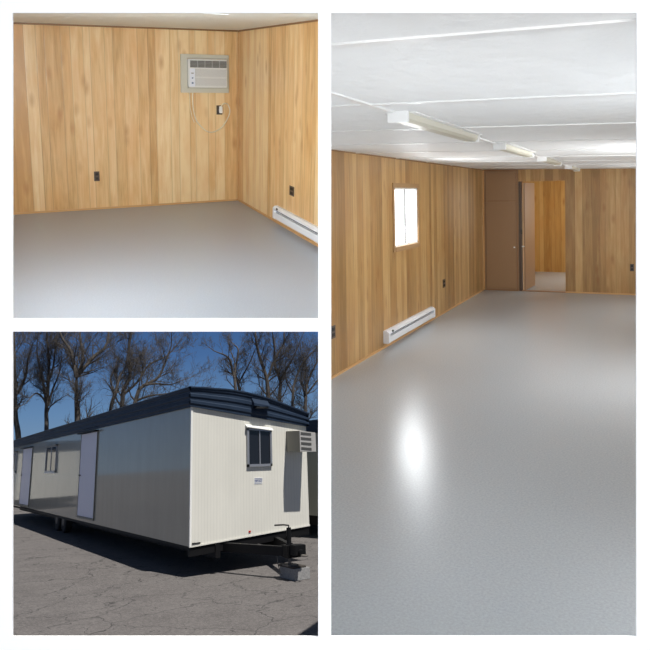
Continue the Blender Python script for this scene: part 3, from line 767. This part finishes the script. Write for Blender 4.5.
def tree(limbs, Y, r0, label, seed, dens=1.0, group=None, reach=2.3):
    rr = random.Random(seed)
    mt = MB(); mb = MB()
    first = limbs[0]
    for li, l in enumerate(limbs):
        pts = [Vector((x, Y + rr.uniform(-.25, .25) * (i > 0), z)) for i, (x, z) in enumerate(l)]
        if li: 
            side = rr.uniform(-.9, .9)
            for i, q in enumerate(pts): q.y = Y + side * i / max(1, len(pts) - 1) * 1.6
        rs = r0 if li == 0 else r0 * .55
        if li == 0:
            d = pts[1] - pts[0]; foot = pts[0] - d * ((pts[0].z - gz) / max(.5, d.z)) * .5; foot.z = gz - .02; foot.y = Y
            pts = [foot] + pts
        sp = smooth_path(pts, 4); N = len(sp)
        rad = [rs * (1 - .72 * (i / (N - 1)) ** 1.1) * (1.25 if (li == 0 and i == 0) else 1) for i in range(N)]
        mt.tube(sp, rad, 8, cap=False)
        tot = sum((sp[i + 1] - sp[i]).length for i in range(N - 1)); acc = 0; nxt = .2
        for i in range(N - 1):
            seg = (sp[i + 1] - sp[i]); acc += seg.length
            start = .42 if li == 0 else .15
            while nxt < acc:
                if acc / tot > start or sp[i].z > 6.0:
                    ax = seg.normalized(); s = ax.cross(rvec(rr, 1)).normalized()
                    f = i / (N - 1)
                    nd = (ax * .5 + s * .8 + Vector((0, 0, .25))).normalized()
                    grow(mb, rr, sp[i].copy(), nd, reach * rr.uniform(.5, 1.0) * (1.1 - .4 * f), max(.014, rad[i] * .42), 1 if rr.random() < .75 else 2)
                nxt += .42 / dens
        grow(mb, rr, sp[-1].copy(), (sp[-1] - sp[-2]).normalized(), reach * .8, rad[-1], 1)
    x, z = limbs[0][0]
    t = thing('bare_tree', fr, (x, Y, gz), label, 'tree', group)
    mt.build('trunk', M['bark'], t, smooth=True); mb.build('branches', M['bark'], t)
    return t
G = 'bare trees behind the trailer'
tree([[(2.33, 3.37), (2.06, 4.83), (1.91, 6.15), (1.68, 8.15), (1.49, 10.2), (1.32, 12.29)], [(2.01, 6.48), (2.39, 7.65), (2.39, 8.67), (2.56, 9.71)]], 40, .21, 'bare tree at the left picture edge behind the trailer', 1, 1.0, G)
tree([[(3.73, 3.87), (3.67, 5.15), (3.59, 6.95), (3.51, 8.61), (3.33, 10.47), (3.36, 12.03)], [(3.66, 5.6), (3.40, 6.4), (3.01, 7.77), (2.68, 9.1), (2.65, 10.62)], [(3.73, 5.48), (3.97, 6.62), (4.3, 7.61), (4.46, 8.97)], [(3.66, 5.4), (3.4, 5.9), (2.81, 6.3), (2.24, 5.66)], [(3.62, 6.95), (3.82, 8.11), (3.82, 9.46), (3.92, 11.01)]], 38, .16, 'slender bare tree second from the left, with limbs forking low', 2, 1.0, G)
tree([[(5.07, 4.38), (4.92, 5.7), (4.82, 7.2)], [(4.82, 7.1), (4.43, 8.73), (3.73, 9.84), (3.58, 10.99)], [(4.82, 7.1), (5.24, 8.26), (5.09, 9.56), (4.92, 11.05)], [(4.84, 7.1), (5.87, 8.43), (6.65, 9.11), (6.9, 10.12), (6.96, 11.32)]], 35, .25, 'bare tree with one thick straight trunk that splits into three high limbs', 3, 1.0, G)
tree([[(6.63, 4.83), (6.85, 5.83), (7.12, 6.92), (7.49, 7.72), (7.58, 9.34)], [(6.85, 5.83), (6.65, 6.84), (7.09, 7.64)]], 33, .13, 'bare tree leaning right, just right of the thick straight trunk', 4, .9, G)
tree([[(7.63, 5.04), (7.7, 6.07), (8.11, 7.2), (7.97, 8.84), (8.09, 10.01), (8.12, 11.37)], [(7.64, 5.83), (8.63, 6.71), (9.43, 7.87), (10.76, 8.57), (11.66, 9.62)]], 34, .17, 'bare tree over the middle of the roof with a long limb sweeping right', 5, 1.0, G)
tree([[(8.22, 5.35), (8.68, 6.29), (9.65, 6.86), (10.13, 7.92), (10.45, 8.93)], [(8.75, 6.37), (9.5, 6.49), (10.51, 6.42), (11.36, 6.7)], [(8.25, 5.38), (9.02, 5.66), (9.85, 5.73), (11.03, 5.97)]], 33, .15, 'low spreading bare tree reaching right over the roof\'s near end', 6, 1.0, G)
tree([[(17.42, 6.58), (17.29, 7.9), (16.77, 8.94), (15.95, 9.4)], [(17.34, 7.42), (17.67, 8.67), (17.51, 9.92)]], 38, .15, 'leftmost bare tree of the right-hand clump, leaning left at its top', 8, .9, G, 1.7)
tree([[(18.21, 6.48), (17.81, 7.9), (18.03, 9.64), (17.83, 10.2)], [(18.07, 7.05), (18.81, 8.68), (19.0, 9.66)]], 39, .14, 'bare tree second from the left in the right-hand clump', 9, .8, G, 1.5)
tree([[(20.23, 6.0), (20.04, 7.53), (19.43, 9.48), (19.12, 10.76), (19.25, 11.66)], [(20.08, 7.24), (20.62, 8.91), (20.33, 10.5), (20.01, 11.29)]], 38, .20, 'tallest bare tree of the right-hand clump, above the end window', 10, 1.0, G)
tree([[(21.2, 5.7), (21.35, 7.15), (20.95, 8.72), (21.66, 10.13), (21.8, 10.95)], [(21.36, 7.35), (22.31, 8.94), (22.81, 10.17)]], 38, .18, 'wide-topped bare tree right of the clump\'s tallest tree', 11, 1.0, G)
tree([[(21.86, 5.4), (22.13, 6.96), (22.98, 8.55), (23.95, 9.58)], [(21.98, 5.98), (21.69, 7.35), (22.07, 8.74)]], 37, .14, 'bare tree leaning right above the outdoor air conditioner', 12, 1.0, G)
tree([[(23.53, 4.89), (23.84, 6.96), (24.62, 8.4), (25.15, 9.2)], [(23.68, 5.97), (23.05, 7.35), (23.22, 8.4)], [(23.76, 6.16), (24.79, 7.36), (25.8, 8.38)]], 38, .16, 'rightmost bare tree at the picture edge above the neighbouring trailer', 13, 1.2, G)

# ================================================================ LIGHT
wd = bpy.data.worlds.new('World'); sc.world = wd; wd.use_nodes = True
nt = wd.node_tree; bg = nt.nodes['Background']
tc = nt.nodes.new('ShaderNodeTexCoord'); sx = nt.nodes.new('ShaderNodeSeparateXYZ'); rp = nt.nodes.new('ShaderNodeValToRGB')
nt.links.new(tc.outputs['Generated'], sx.inputs[0]); nt.links.new(sx.outputs[2], rp.inputs[0]); nt.links.new(rp.outputs[0], bg.inputs[0])
e = rp.color_ramp.elements
e[0].position = 0; e[0].color = (.20, .30, .42, 1)
e[1].position = 1; e[1].color = (.07, .09, .13, 1)
for pz, c in ((.06, (.125, .24, .42)), (.13, (.062, .145, .33)), (.22, (.030, .078, .22)), (.4, (.045, .08, .16))):
    q = e.new(pz); q.color = (*c, 1)
bg.inputs[1].default_value = 1.0

SUN = Vector((.085, -.52, 1.0)).normalized()
sl = bpy.data.lights.new('Sun', 'SUN'); sl.energy = 5.1; sl.angle = .009; sl.color = (1, .965, .90)
so = bpy.data.objects.new('Sun', sl); C.objects.link(so); so.rotation_euler = SUN.to_track_quat('Z', 'Y').to_euler()

def area(name, fr, loc, to, sx_, sy_, power, col=(1, 1, 1)):
    l = bpy.data.lights.new(name, 'AREA'); l.shape = 'RECTANGLE'; l.size = sx_; l.size_y = sy_; l.energy = power; l.color = col
    o = bpy.data.objects.new(name, l); C.objects.link(o)
    m = fr.mat()
    a = m @ Vector(loc); b = m @ Vector(to)
    o.matrix_world = Matrix.Translation(a) @ (a - b).to_track_quat('Z', 'Y').to_matrix().to_4x4()
    return o
area('board_fill_light', BORDER, (.2, .2, -1.3), (.05, .15, 1.5), 2.4, 1.6, 92, (.975, .985, 1))  # added light behind the viewer, whitens the board and fills the rooms
area('room_fill_light', ROOM, (WL - .06, 3.6, 1.4), (0, 2.2, .8), 1.3, .95, 130, (.86, .93, 1))  # added fill, set at the glowing side panel
area('hall_window_and_added_fill', HALL, (WR - .06, -5.9, 1.4), (0, -5.2, .6), 1.4, .85, 60, (.94, .97, 1))  # added light at the nearer assumed window of the right wall
area('hall_window_and_added_fill', HALL, (WR - .06, -1.8, 1.4), (0.5, -2.2, .4), 1.2, .85, 20, (.94, .97, 1))  # added light, set at the farther assumed window
area('hall_window_and_added_fill', HALL, (.04, -4.4, 1.45), (3, -4.4, .2), .68, .85, 25, (.94, .97, 1))
area('hall_window_and_added_fill', HALL, (WR - .06, -10.0, 1.2), (1.6, -9.6, 1.1), 1.0, 1.6, 15, (.86, .93, 1))  # added fill for the near end, set at the glowing panel
area('far_room_assumed_window_light', HALL, (bx1 - .06, 1.9, 1.4), (.6, 2.4, .2), 1.4, .9, 42, (1, .95, .85))  # added light for the window assumed in the room beyond

sc.view_settings.view_transform = 'Standard'; sc.view_settings.look = 'None'
sc.view_settings.exposure = 0; sc.view_settings.gamma = 1; sc.view_settings.use_curve_mapping = False
sc.cycles.max_bounces = 8; sc.cycles.use_denoising = True
